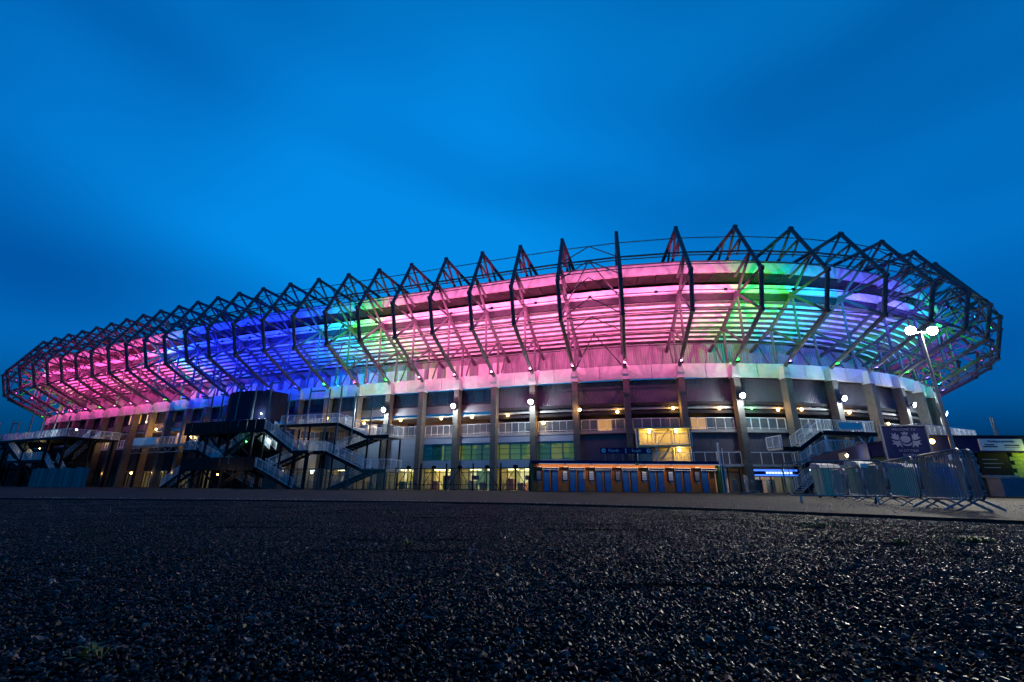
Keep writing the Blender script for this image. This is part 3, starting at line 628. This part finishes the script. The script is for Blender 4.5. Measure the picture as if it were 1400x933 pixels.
# North / South sign
sg = thing('direction_sign', 'navy direction sign reading North and South on posts above the turnstiles', 'sign', (8.1, TY + .1, 2.66))
MB().box(0, 4.66, 0, .1, .66, 1.18).build('panel', 'navy', sg)
text('North', .38, 'white', sg, (1.22, -.006, .92), (R(90), 0, 0)); text('South', .38, 'white', sg, (3.3, -.006, .92), (R(90), 0, 0))
MB().box(2.28, 2.36, -.012, 0, .7, 1.14).build('divider', 'white', sg)
for x, d in ((.3, -1), (4.4, 1)):
    dc = MB(); dc.tube((x, 0, .92), (x, -.012, .92), .19, 20); dc.build('disc', 'white', sg)
    ar = MB(); ar.v = [(x + .1 * d, -.02, .92), (x - .05 * d, -.02, 1.03), (x - .05 * d, -.02, .81)]; ar.f = [(0, 1, 2)]; ar.build('arrow', 'navy', sg)
for x in (.4, 1.1, 2.0, 2.9, 3.7, 4.3): MB().box(x, x + .06, .02, .08, 0, .66).build('post', 'greyp', sg)
# ------------------------------------------------------------------ teal fence and gates between turnstiles and stairs
FA, FB = Vector((1.7, 42.7, 0)), Vector((-27.5, 52.3, 0)); fd = (FB - FA).normalized(); FL = (FB - FA).length
nb = 11
for k in range(nb):
    a = FA + fd * (FL * k / nb); rz = math.atan2(fd.y, fd.x); w = FL / nb
    gate = k in (0, 1, 2, 3, 4)
    if gate: t = thing('yard_gate', 'black framed double gate leaf with diagonal braces in front of lit shops', 'gate', a, rz, 'black gates before the shops')
    else: t = thing('fence_panel', 'teal mesh fence panel with steel posts in front of the exit stairs', 'fence', a, rz, 'teal fence panels')
    MB().box(-.06, .06, -.06, .06, 0, 2.5 if gate else 2.2).build('post', 'black' if gate else 'teal', t)
    if gate:
        m = MB(); m.bar((.1, 0, 2.05), (w - .1, 0, 2.05), .05, .06); m.bar((.1, 0, .55), (w - .1, 0, .55), .04, .05); m.bar((.1, 0, .12), (w - .1, 0, .12), .05, .06); m.bar((w / 2, 0, .1), (w / 2, 0, 2.35), .08, .08); m.build('gate_frame', 'black', t)
        m = MB(); m.bar((.15, 0, .15), (w / 2 - .06, 0, 1.95), .04, .05); m.bar((w - .15, 0, .15), (w / 2 + .06, 0, 1.95), .04, .05); m.build('diagonal_brace', 'black', t)
        MB().box(w / 2 - .22, w / 2 + .22, -.1, -.045, 2.0, 2.3).build('lock_box', 'black', t)
        m = MB()
        for j in range(int(w / .3)): m.bar((.15 + .3 * j, 0, .13), (.15 + .3 * j, 0, 1.0), .02, .02)
        m.build('lower_bars', 'black', t)
    else:
        m = MB(); n = int(w / .11)
        for j in range(n): m.bar((.08 + .11 * j, 0, .06), (.08 + .11 * j, 0, 2.1), .028, .02)
        for z in (.1, .75, 1.4, 2.08): m.bar((.06, 0, z), (w - .06, 0, z), .03, .03)
        m.build('mesh_bars', 'teal', t)
# ------------------------------------------------------------------ kiosk building on the right
KX, KY = 23.8, 26.0
kb = thing('kiosk_building', 'low flat-roofed kiosk with green lit block wall and white sponsor board', 'building', (KX, KY, 0))
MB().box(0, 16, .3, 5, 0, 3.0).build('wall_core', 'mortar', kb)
MB().box(-.2, 16.2, -.12, 5.2, 2.38, 3.24).build('fascia', 'navy', kb); MB().box(-.28, 16.3, -.2, 5.3, 3.245, 3.32).build('roof', 'black', kb)
bs = {}
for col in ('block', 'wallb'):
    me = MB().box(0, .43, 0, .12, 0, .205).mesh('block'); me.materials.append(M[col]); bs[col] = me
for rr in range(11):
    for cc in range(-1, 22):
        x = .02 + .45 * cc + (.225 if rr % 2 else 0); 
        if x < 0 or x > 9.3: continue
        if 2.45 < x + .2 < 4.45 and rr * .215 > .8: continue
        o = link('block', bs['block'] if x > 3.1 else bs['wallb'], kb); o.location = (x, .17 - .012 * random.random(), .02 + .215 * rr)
MB().box(2.5, 4.2, .15, .28, 1.18, 2.36).build('serving_hatch', 'black', kb); MB().box(2.45, 4.25, -.1, .28, 1.04, 1.16).build('hatch_shelf', 'greyp', kb)
for k in range(3): MB().box(2.7, 3.6 + .2 * (k % 2), .12, .148, 1.55 + .22 * k, 1.6 + .22 * k).build('menu_line', 'greyp', kb)
sb = MB().box(2.5, 4.95, -.19, -.13, 2.48, 3.12).build('sponsor_board', 'white', kb)
text('Working in partnership', .16, 'navy', sb, (3.72, -.2, 2.98), (R(90), 0, 0)); MB().box(2.65, 3.45, -.198, -.191, 2.66, 2.72).build('print_line', 'navy', sb); MB().box(2.75, 3.3, -.198, -.191, 2.76, 2.84).build('print_line', 'teal', sb)
MB().box(3.85, 4.7, -.198, -.191, 2.74, 2.8).build('print_line', 'navy', sb); MB().box(3.85, 4.7, -.198, -.191, 2.64, 2.67).build('print_line', 'greyp', sb)
cb = thing('service_cabinet', 'grey metal service cabinet standing against the green block wall', 'cabinet', (KX + 2.45, KY - .75, 0))
MB().box(0, 1.45, 0, .75, .05, .98).build('body', 'greyp', cb); MB().box(.06, 1.39, -.02, -.002, .1, .93).build('door', mat('cabinet door', (.10, .13, .17), .5), cb); MB().box(-.03, 1.48, -.04, .78, .98, 1.03).build('lid', 'greyp', cb); MB().box(1.2, 1.3, -.04, -.021, .6, .75).build('handle', 'galv', cb)
gl_ = bulb('wall_lamp', 'yellow green wall lamp lighting the block wall of the kiosk', (KX + 5.45, KY - .35, 2.3), R(-90), 9, (.72, 1.0, .10), 'lampy', .08)
# emblem banner
bn = thing('emblem_banner', 'navy banner with pale thistle emblem and lettering hanging on a frame', 'banner', (20.7, 25.45, -.38), R(-3))
MB().box(0, 2.3, 0, .05, 2.38, 4.12).build('cloth', 'navy', bn)
for x in (-.1, 2.32): MB().box(x, x + .08, -.02, .08, .38, 4.25).build('post', 'greyp', bn)
MB().box(-.02, 2.32, -.02, .08, 4.14, 4.2).build('top_rail', 'greyp', bn)
M['pale'] = mat('pale print', (.20, .21, .32), .6, 0, .1, 5)
text('WELCOME TO', .17, 'pale', bn, (1.15, -.006, 3.93), (R(90), 0, 0), spacing=1.2); text('SCOTTISH', .2, 'pale', bn, (1.15, -.006, 2.78), (R(90), 0, 0), spacing=1.15); text('RUGBY', .2, 'pale', bn, (1.15, -.006, 2.54), (R(90), 0, 0), spacing=1.15)
em = MB(); cx, cz = 1.15, 3.38
def blob(pts, y=-.012):
    o = len(em.v); em.v += [(cx + x, y, cz + z) for x, z in pts]; em.f.append(tuple(range(o, o + len(pts))))
blob([(.27 * math.cos(a) - .03, .2 * math.sin(a) + .03) for a in [k * math.pi / 9 for k in range(18)]])
blob([(-.3, -.12), (-.2, -.3), (0, -.36), (.22, -.3), (.3, -.12), (.2, -.2), (0, -.25), (-.2, -.2)])
blob([(-.12, .26), (-.2, .42), (-.08, .36), (0, .46), (.08, .36), (.2, .42), (.12, .26), (0, .29)])
for sd in (-1, 1):
    blob([(sd * x, z) for x, z in ((.34, .02), (.36, .3), (.46, .24), (.5, .4), (.58, .28), (.72, .36), (.66, .18), (.8, .12), (.62, .02), (.48, -.02))])
    blob([(sd * x, z) for x, z in ((.34, -.04), (.5, -.08), (.78, -.02), (.68, -.16), (.8, -.26), (.6, -.26), (.54, -.42), (.42, -.3), (.26, -.44), (.3, -.2))])
em.build('thistle_emblem', 'pale', bn)
# long navy hoarding board
hb = thing('hoarding', 'long navy hoarding board running back towards the white stairs', 'hoarding', (17.9, 23.0, 0), math.atan2(11, 4.2))
MB().box(0, 12, 0, .1, 1.75, 2.6).build('board', 'navy', hb); MB().box(3.4, 5.0, .101, .115, 1.95, 2.4).build('notice', 'cream', hb); MB().box(3.4, 5.0, -.015, -.001, 1.95, 2.4).build('notice', 'cream', hb)
for x in (.2, 3, 6, 9, 11.7): MB().box(x, x + .1, .02, .09, 0, 1.75).build('post', 'greyp', hb)
bulb('hoarding_lamp', 'small bright warm lamp on the end of the navy hoarding', (17.6, 24.3, 2.05), R(-120), 14, (1, .85, .6), 'lampy', .07)
bulb('corner_lamp', 'amber wall lamp beside the emblem banner', (23.55, 25.7, 2.95), R(-110), 14, AMB, 'lampa', .13)
# storage boxes seen through the barriers
for k, (x, y, w, h, m, lb) in enumerate(((13.6, 20.6, .9, 1.5, 'cream', 'tall cream'), (15.0, 20.2, .9, 1.6, 'green', 'tall green'), (16.3, 19.4, 1.1, 1.5, 'cream', 'wide cream'), (17.8, 19.0, 1.0, 1.5, 'door', 'tall blue'))):
    t = thing('recycling_bin', f'{lb} wheeled bin parked behind the crowd barriers', 'bin', (x, y, 0), .2 * k, 'bins behind the barriers' if k in (0,) else None)
    MB().prism8([(.04, .04, .12), (w - .04, .04, .12), (w - .04, w * .7 - .04, .12), (.04, w * .7 - .04, .12), (0, 0, h - .25), (w, 0, h - .25), (w, w * .7, h - .25), (0, w * .7, h - .25)]).build('body', m, t)
    MB().prism8([(-.03, -.05, h - .24), (w + .03, -.05, h - .24), (w + .03, w * .7 + .03, h - .24), (-.03, w * .7 + .03, h - .24), (.02, .05, h - .1), (w - .02, .05, h - .1), (w - .02, w * .7, h - .02), (.02, w * .7, h - .02)]).build('lid', 'greyp', t)
    for wx in (.12, w - .12): MB().tube((wx - .03, w * .6, .12), (wx + .03, w * .6, .12), .12, 12).build('wheel', 'black', t)

# ------------------------------------------------------------------ floodlight mast
ms = thing('floodlight_mast', 'tall galvanised mast with twin glaring floodlights beside the kiosk', 'light mast', (23.4, 24.4, 0))
mm = MB(); mm.tube((0, 0, 0), (0, 0, 9.0), .11, 12, .07); mm.build('pole', 'galv', ms); MB().tube((0, 0, 0), (0, 0, .05), .25, 12).build('base_plate', 'galv', ms)
MB().bar((-.75, 0, 8.95), (.75, 0, 8.95), .09, .09).build('cross_arm', 'galv', ms)
aim = Vector((-.62, -.75, -.42)).normalized(); side = Vector((0, 0, 1)).cross(aim).normalized(); upv = aim.cross(side)
for x in (-.62, .62):
    c = Vector((x, -.1, 9.05)); h = MB().tube(c - aim * .16, c + aim * .14, .16, 18, .25).build('lamp_head', 'black', ms)
    MB().tube(c + aim * .141, c + aim * .16, .235, 18).build('lens', emis('mast lamp lens', (1, .95, .82), 40), h)
    MB().bar(c - aim * .1, Vector((x, 0, 8.95)), .06, .06).build('yoke', 'galv', ms)
    area_light(ms, c + aim * .2, aim, 360, (1, .93, .78), .4, .4, 160)
# ------------------------------------------------------------------ crowd barriers
def barrier_parts(t, Lb=2.3):
    R_ = .17; z0, z1 = .2, 1.1; pts = []
    for cx_, cz_, a0 in ((Lb - R_, z1 - R_, 0), (R_, z1 - R_, 90), (R_, z0 + R_, 180), (Lb - R_, z0 + R_, 270)):
        for k in range(5): a = R(a0 + 90 * k / 4); pts.append((cx_ + R_ * math.cos(a), 0, cz_ + R_ * math.sin(a)))
    pts.append(pts[0]); MB().poly(pts, .021, 8).build('frame', 'galv', t, smooth=True)
    bm_ = MB().tube((0, 0, z0), (0, 0, z1), .008, 6).mesh('bar'); bm_.materials.append(M['galv'])
    n = 16
    for k in range(n):
        o = link('bar', bm_, t); o.location = (R_ * .8 + (Lb - 1.6 * R_) * k / (n - 1), 0, 0)
    for x in (.32, Lb - .32):
        f = MB(); f.bar((x, -.02, .2), (x + .02, -.34, .01), .045, .025); f.bar((x, .02, .2), (x - .02, .34, .01), .045, .025); f.build('foot', 'galv', t)
    for x in (-.03, Lb + .012):
        h = MB(); h.bar((x + .01, 0, .45), (x + .01, 0, .62), .02, .02); h.bar((x + .01, 0, .8), (x + .01, 0, .92), .02, .02); h.build('hook', 'galv', t)
    MB().box(Lb - .5, Lb - .36, -.025, -.015, .92, 1.02).build('tag_plate', 'white', t)
bproto = None
def barrier(a, b, label, group=None, roll=0.0):
    global bproto
    rz = math.atan2(b[1] - a[1], b[0] - a[0])
    if bproto is None:
        t = thing('crowd_barrier', label, 'barrier', (a[0], a[1], 0), rz); barrier_parts(t); bproto = t
    else:
        t = copy_tree(bproto); t.location = (a[0], a[1], 0); t.rotation_euler = (0, 0, rz)
        if 'group' in t: del t['group']
    t['label'] = label
    if group: t['group'] = group
    t.rotation_euler = (roll, 0, rz); return t
d = Vector((-.42, -.91)).normalized()
def row(p, k): return (p[0], p[1]), (p[0] + d.x * 2.3, p[1] + d.y * 2.3)
for k in range(4):
    o = Vector((9.22 + .17 * k, 10.62 + .04 * k + .12 * (k % 2))); a, b = row(o, k)
    barrier(a, b, 'galvanised crowd barrier in the tight pack at the end of the row', 'barriers packed together at the row end', .02 * (k - 1.5))
for k in range(4):
    o = Vector((9.22, 10.62)) - d * 2.42 * (k + 1); a, b = row(o, k); barrier(a, b, ['galvanised crowd barrier hooked to the pack in front of brick wall', 'galvanised crowd barrier before the cream and blue bins', 'galvanised crowd barrier before the green bin', 'galvanised crowd barrier at the back end of the slanting row'][k])
barrier((7.75, 13.35), (9.65, 12.1), 'dark crowd barrier standing crosswise in front of the slanting row')
for k in range(5):
    barrier((13.6 + 1.9 * k * .55, 27.5 + 2.1 * k), (13.6 + 1.9 * k * .55 + 1.2, 27.5 + 2.1 * k + 2.0), 'crowd barrier lined up in front of the blue neon bar', 'barriers before the neon bar')
for k in range(3): barrier((19.2 + 1.3 * k, 41.0 + .8 * k), (20.5 + 1.3 * k, 42.9), 'crowd barrier stood close to the green gate post', 'barriers by the gate post')

# ------------------------------------------------------------------ gravel
ms_ = bpy.data.materials.new('gravel stone'); ms_.use_nodes = True; t = ms_.node_tree; b = t.nodes['Principled BSDF']
b.inputs['Roughness'].default_value = .45; b.inputs['Specular IOR Level'].default_value = .16
gi = t.nodes.new('ShaderNodeNewGeometry'); r_ = t.nodes.new('ShaderNodeValToRGB'); e = r_.color_ramp.elements
e[0].position = 0; e[0].color = (.0018, .0018, .002, 1); e[1].position = 1; e[1].color = (.12, .115, .11, 1)
for p, c in ((.5, (.004, .004, .005, 1)), (.78, (.010, .010, .012, 1)), (.92, (.05, .047, .046, 1))): k = e.new(p); k.color = c
gn = t.nodes.new('ShaderNodeTexNoise'); gn.inputs['Scale'].default_value = .7; gn.inputs['Detail'].default_value = 4
gr = t.nodes.new('ShaderNodeValToRGB'); gr.color_ramp.elements[0].position = .35; gr.color_ramp.elements[0].color = (.35, .36, .4, 1); gr.color_ramp.elements[1].position = .68; gr.color_ramp.elements[1].color = (1.3, 1.25, 1.2, 1)
gx = t.nodes.new('ShaderNodeMix'); gx.data_type = 'RGBA'; gx.blend_type = 'MULTIPLY'; gx.inputs[0].default_value = 1
t.links.new(gi.outputs['Position'], gn.inputs['Vector']); t.links.new(gn.outputs['Fac'], gr.inputs['Fac']); t.links.new(gi.outputs['Random Per Island'], r_.inputs['Fac'])
t.links.new(r_.outputs[0], gx.inputs[6]); t.links.new(gr.outputs[0], gx.inputs[7]); t.links.new(gx.outputs[2], b.inputs['Base Color'])
TILE = .6
def stone_tile(seed):
    rnd = random.Random(seed); m = MB()
    def stone(x, y, z, s):
        o = len(m.v); rot = Matrix.Rotation(rnd.uniform(0, 6.28), 3, 'Z') @ Matrix.Rotation(rnd.uniform(-.7, .7), 3, 'X') @ Matrix.Rotation(rnd.uniform(-.7, .7), 3, 'Y')
        sx, sy, sz = s * rnd.uniform(.8, 1.5), s * rnd.uniform(.55, .9), s * rnd.uniform(.35, .65)
        n = 5
        ring = [(math.cos(6.283 * k / n + rnd.uniform(-.3, .3)), math.sin(6.283 * k / n + rnd.uniform(-.3, .3))) for k in range(n)]
        vs = [Vector((c * sx, q * sy, -.35 * sz * rnd.uniform(.6, 1.3))) for c, q in ring] + [Vector((c * sx * rnd.uniform(.5, .8), q * sy * rnd.uniform(.5, .8), sz * rnd.uniform(.6, 1.1))) for c, q in ring]
        for v in vs: w = rot @ v; m.v.append((w.x + x, w.y + y, w.z + z))
        for k in range(n): m.f.append((o + k, o + (k + 1) % n, o + n + (k + 1) % n, o + n + k))
        m.f.append(tuple(o + n + k for k in range(n)))
    N = 44
    for i in range(N):
        for j in range(N):
            stone((i + .5 + rnd.uniform(-.5, .5)) / N * TILE - TILE / 2, (j + .5 + rnd.uniform(-.5, .5)) / N * TILE - TILE / 2, rnd.uniform(-.006, .006), rnd.uniform(.0042, .0095) * (1.9 if rnd.random() < .035 else 1))
    me = bpy.data.meshes.new('gravel_tile'); me.from_pydata(m.v, [], m.f); me.materials.append(ms_); me.update(); return me
tiles = [bpy.data.objects.new('gravel_tile', stone_tile(s)) for s in range(5)]
def edge_y(x):
    for (x0, y0), (x1, y1) in zip(EDGE, EDGE[1:]):
        if x0 <= x <= x1: return y0 + (y1 - y0) * (x - x0) / (x1 - x0)
    return -99
pts = []
S = TILE * .93
for ix in range(-32, 24):
    for iy in range(-3, 24):
        x, y = ix * S, iy * S + .3
        if y > edge_y(x) - .24 or y > edge_y(x + .3) - .15: continue
        if abs(x) > 1.4 * max(y, 0) + 2.4: continue
        pts.append((x + random.uniform(-.03, .03), y + random.uniform(-.03, .03), -.045 + .014 * math.sin(x * 1.7) * math.cos(y * 2.1)))
# a second, half-offset fringe fills the strip along the asphalt edge
for k in range(len(ed) - 1):
    x, y = ed[k]
    if -16 < x < 9 and k % 3 == 0: pts.append((x - .15, y - .36, -.05))
gme = bpy.data.meshes.new('gravel'); gme.from_pydata(pts, [], [])
at = gme.attributes.new('idx', 'INT', 'POINT'); ar = gme.attributes.new('rotz', 'FLOAT', 'POINT')
for k in range(len(pts)): at.data[k].value = random.randrange(5); ar.data[k].value = random.choice((0, 1, 2, 3)) * math.pi / 2 + random.uniform(-.15, .15)
gob = link('gravel', gme, None, 'stuff'); gob['label'] = 'dark loose gravel of angular chips filling the whole foreground'; gob['category'] = 'gravel'
ng = bpy.data.node_groups.new('scatter', 'GeometryNodeTree')
ng.interface.new_socket('Geometry', in_out='INPUT', socket_type='NodeSocketGeometry'); ng.interface.new_socket('Geometry', in_out='OUTPUT', socket_type='NodeSocketGeometry')
gin = ng.nodes.new('NodeGroupInput'); gout = ng.nodes.new('NodeGroupOutput'); gi_ = ng.nodes.new('GeometryNodeGeometryToInstance')
for o in tiles:
    oi = ng.nodes.new('GeometryNodeObjectInfo'); oi.inputs['Object'].default_value = o; oi.inputs['As Instance'].default_value = True; ng.links.new(oi.outputs['Geometry'], gi_.inputs[0])
iop = ng.nodes.new('GeometryNodeInstanceOnPoints'); iop.inputs['Pick Instance'].default_value = True
na = ng.nodes.new('GeometryNodeInputNamedAttribute'); na.data_type = 'INT'; na.inputs[0].default_value = 'idx'
nr = ng.nodes.new('GeometryNodeInputNamedAttribute'); nr.data_type = 'FLOAT'; nr.inputs[0].default_value = 'rotz'
cx_ = ng.nodes.new('ShaderNodeCombineXYZ'); e2r = ng.nodes.new('FunctionNodeEulerToRotation')
ng.links.new(gin.outputs[0], iop.inputs['Points']); ng.links.new(gi_.outputs[0], iop.inputs['Instance']); ng.links.new(na.outputs[0], iop.inputs['Instance Index'])
ng.links.new(nr.outputs[0], cx_.inputs['Z']); ng.links.new(cx_.outputs[0], e2r.inputs[0]); ng.links.new(e2r.outputs[0], iop.inputs['Rotation']); ng.links.new(iop.outputs[0], gout.inputs[0])
md = gob.modifiers.new('scatter', 'NODES'); md.node_group = ng
# ------------------------------------------------------------------ weeds in the gravel
def weed(x, y, s, n, label):
    m = MB()
    for k in range(n):
        a = random.uniform(0, 6.28); rr = s * random.random() ** .6; bx, by = x + rr * math.cos(a) * 1.6, y + rr * math.sin(a); h = .012 + .03 * random.random(); ln = .02 + .03 * random.random(); a2 = random.uniform(0, 6.28); w = .006
        c, q = math.cos(a2), math.sin(a2)
        p0 = Vector((bx, by, -.045)); p1 = p0 + Vector((c * ln * .5 - q * w, q * ln * .5 + c * w, h)); p2 = p0 + Vector((c * ln, q * ln, h * 1.1)); p3 = p0 + Vector((c * ln * .5 + q * w, q * ln * .5 - c * w, h)); m.quad(p0, p1, p2, p3)
    me = m.mesh('foliage'); me.materials.append(M['leaf']); t = thing('weed', label, 'weed', (0, 0, 0)); link('leaves', me, t)
weed(3.55, 5.6, .22, 420, 'low spreading weed patch in gravel near the slanted asphalt edge'); weed(3.9, 4.1, .1, 160, 'small weed tuft in the gravel below the barriers'); weed(3.1, 3.9, .05, 60, 'tiny weed sprig in the gravel below the crosswise barrier')
weed(-1.02, 1.28, .02, 22, 'yellowish weed clump in the bottom gravel'); weed(-1.9, 7.6, .08, 60, 'faint weed tuft in gravel near the asphalt strip'); weed(-.75, 3.6, .03, 30, 'single yellow weed sprig in the open gravel')
for o in list(bpy.data.objects):      # stair groups were laid out in world space: keep that while the root sits at the base
    if o.type == 'EMPTY' and o.parent is None and o.name.startswith(('stair_tower', 'footbridge', 'landing_block')):
        for c in o.children: c.location = c.location - o.location

cm_ = MB(); rc = random.Random(3)
for k in range(900):
    if k < 600: x, y = rc.uniform(4.5, 17), rc.uniform(8, 16)
    else:
        x = rc.uniform(-14, 6); y = edge_y(x) + abs(rc.gauss(0, .5))
    if y < edge_y(x) + .02: continue
    s_ = rc.uniform(.006, .02); a = rc.uniform(0, 6.28); c, q = math.cos(a), math.sin(a)
    cm_.prism8([(x + c * s_, y + q * s_, .002), (x - q * s_ * .6, y + c * s_ * .6, .002), (x - c * s_, y - q * s_, .002), (x + q * s_ * .6, y - c * s_ * .6, .002), (x + c * s_ * .7, y + q * s_ * .7, .002 + s_ * .7), (x - q * s_ * .4, y + c * s_ * .4, .002 + s_ * .6), (x - c * s_ * .7, y - q * s_ * .7, .002 + s_ * .5), (x + q * s_ * .4, y - c * s_ * .4, .002 + s_ * .8)])
lo = cm_.build('loose_chips', 'slab', kind='stuff'); lo['label'] = 'loose stone chips strewn over the asphalt by the barriers'; lo['category'] = 'chips'
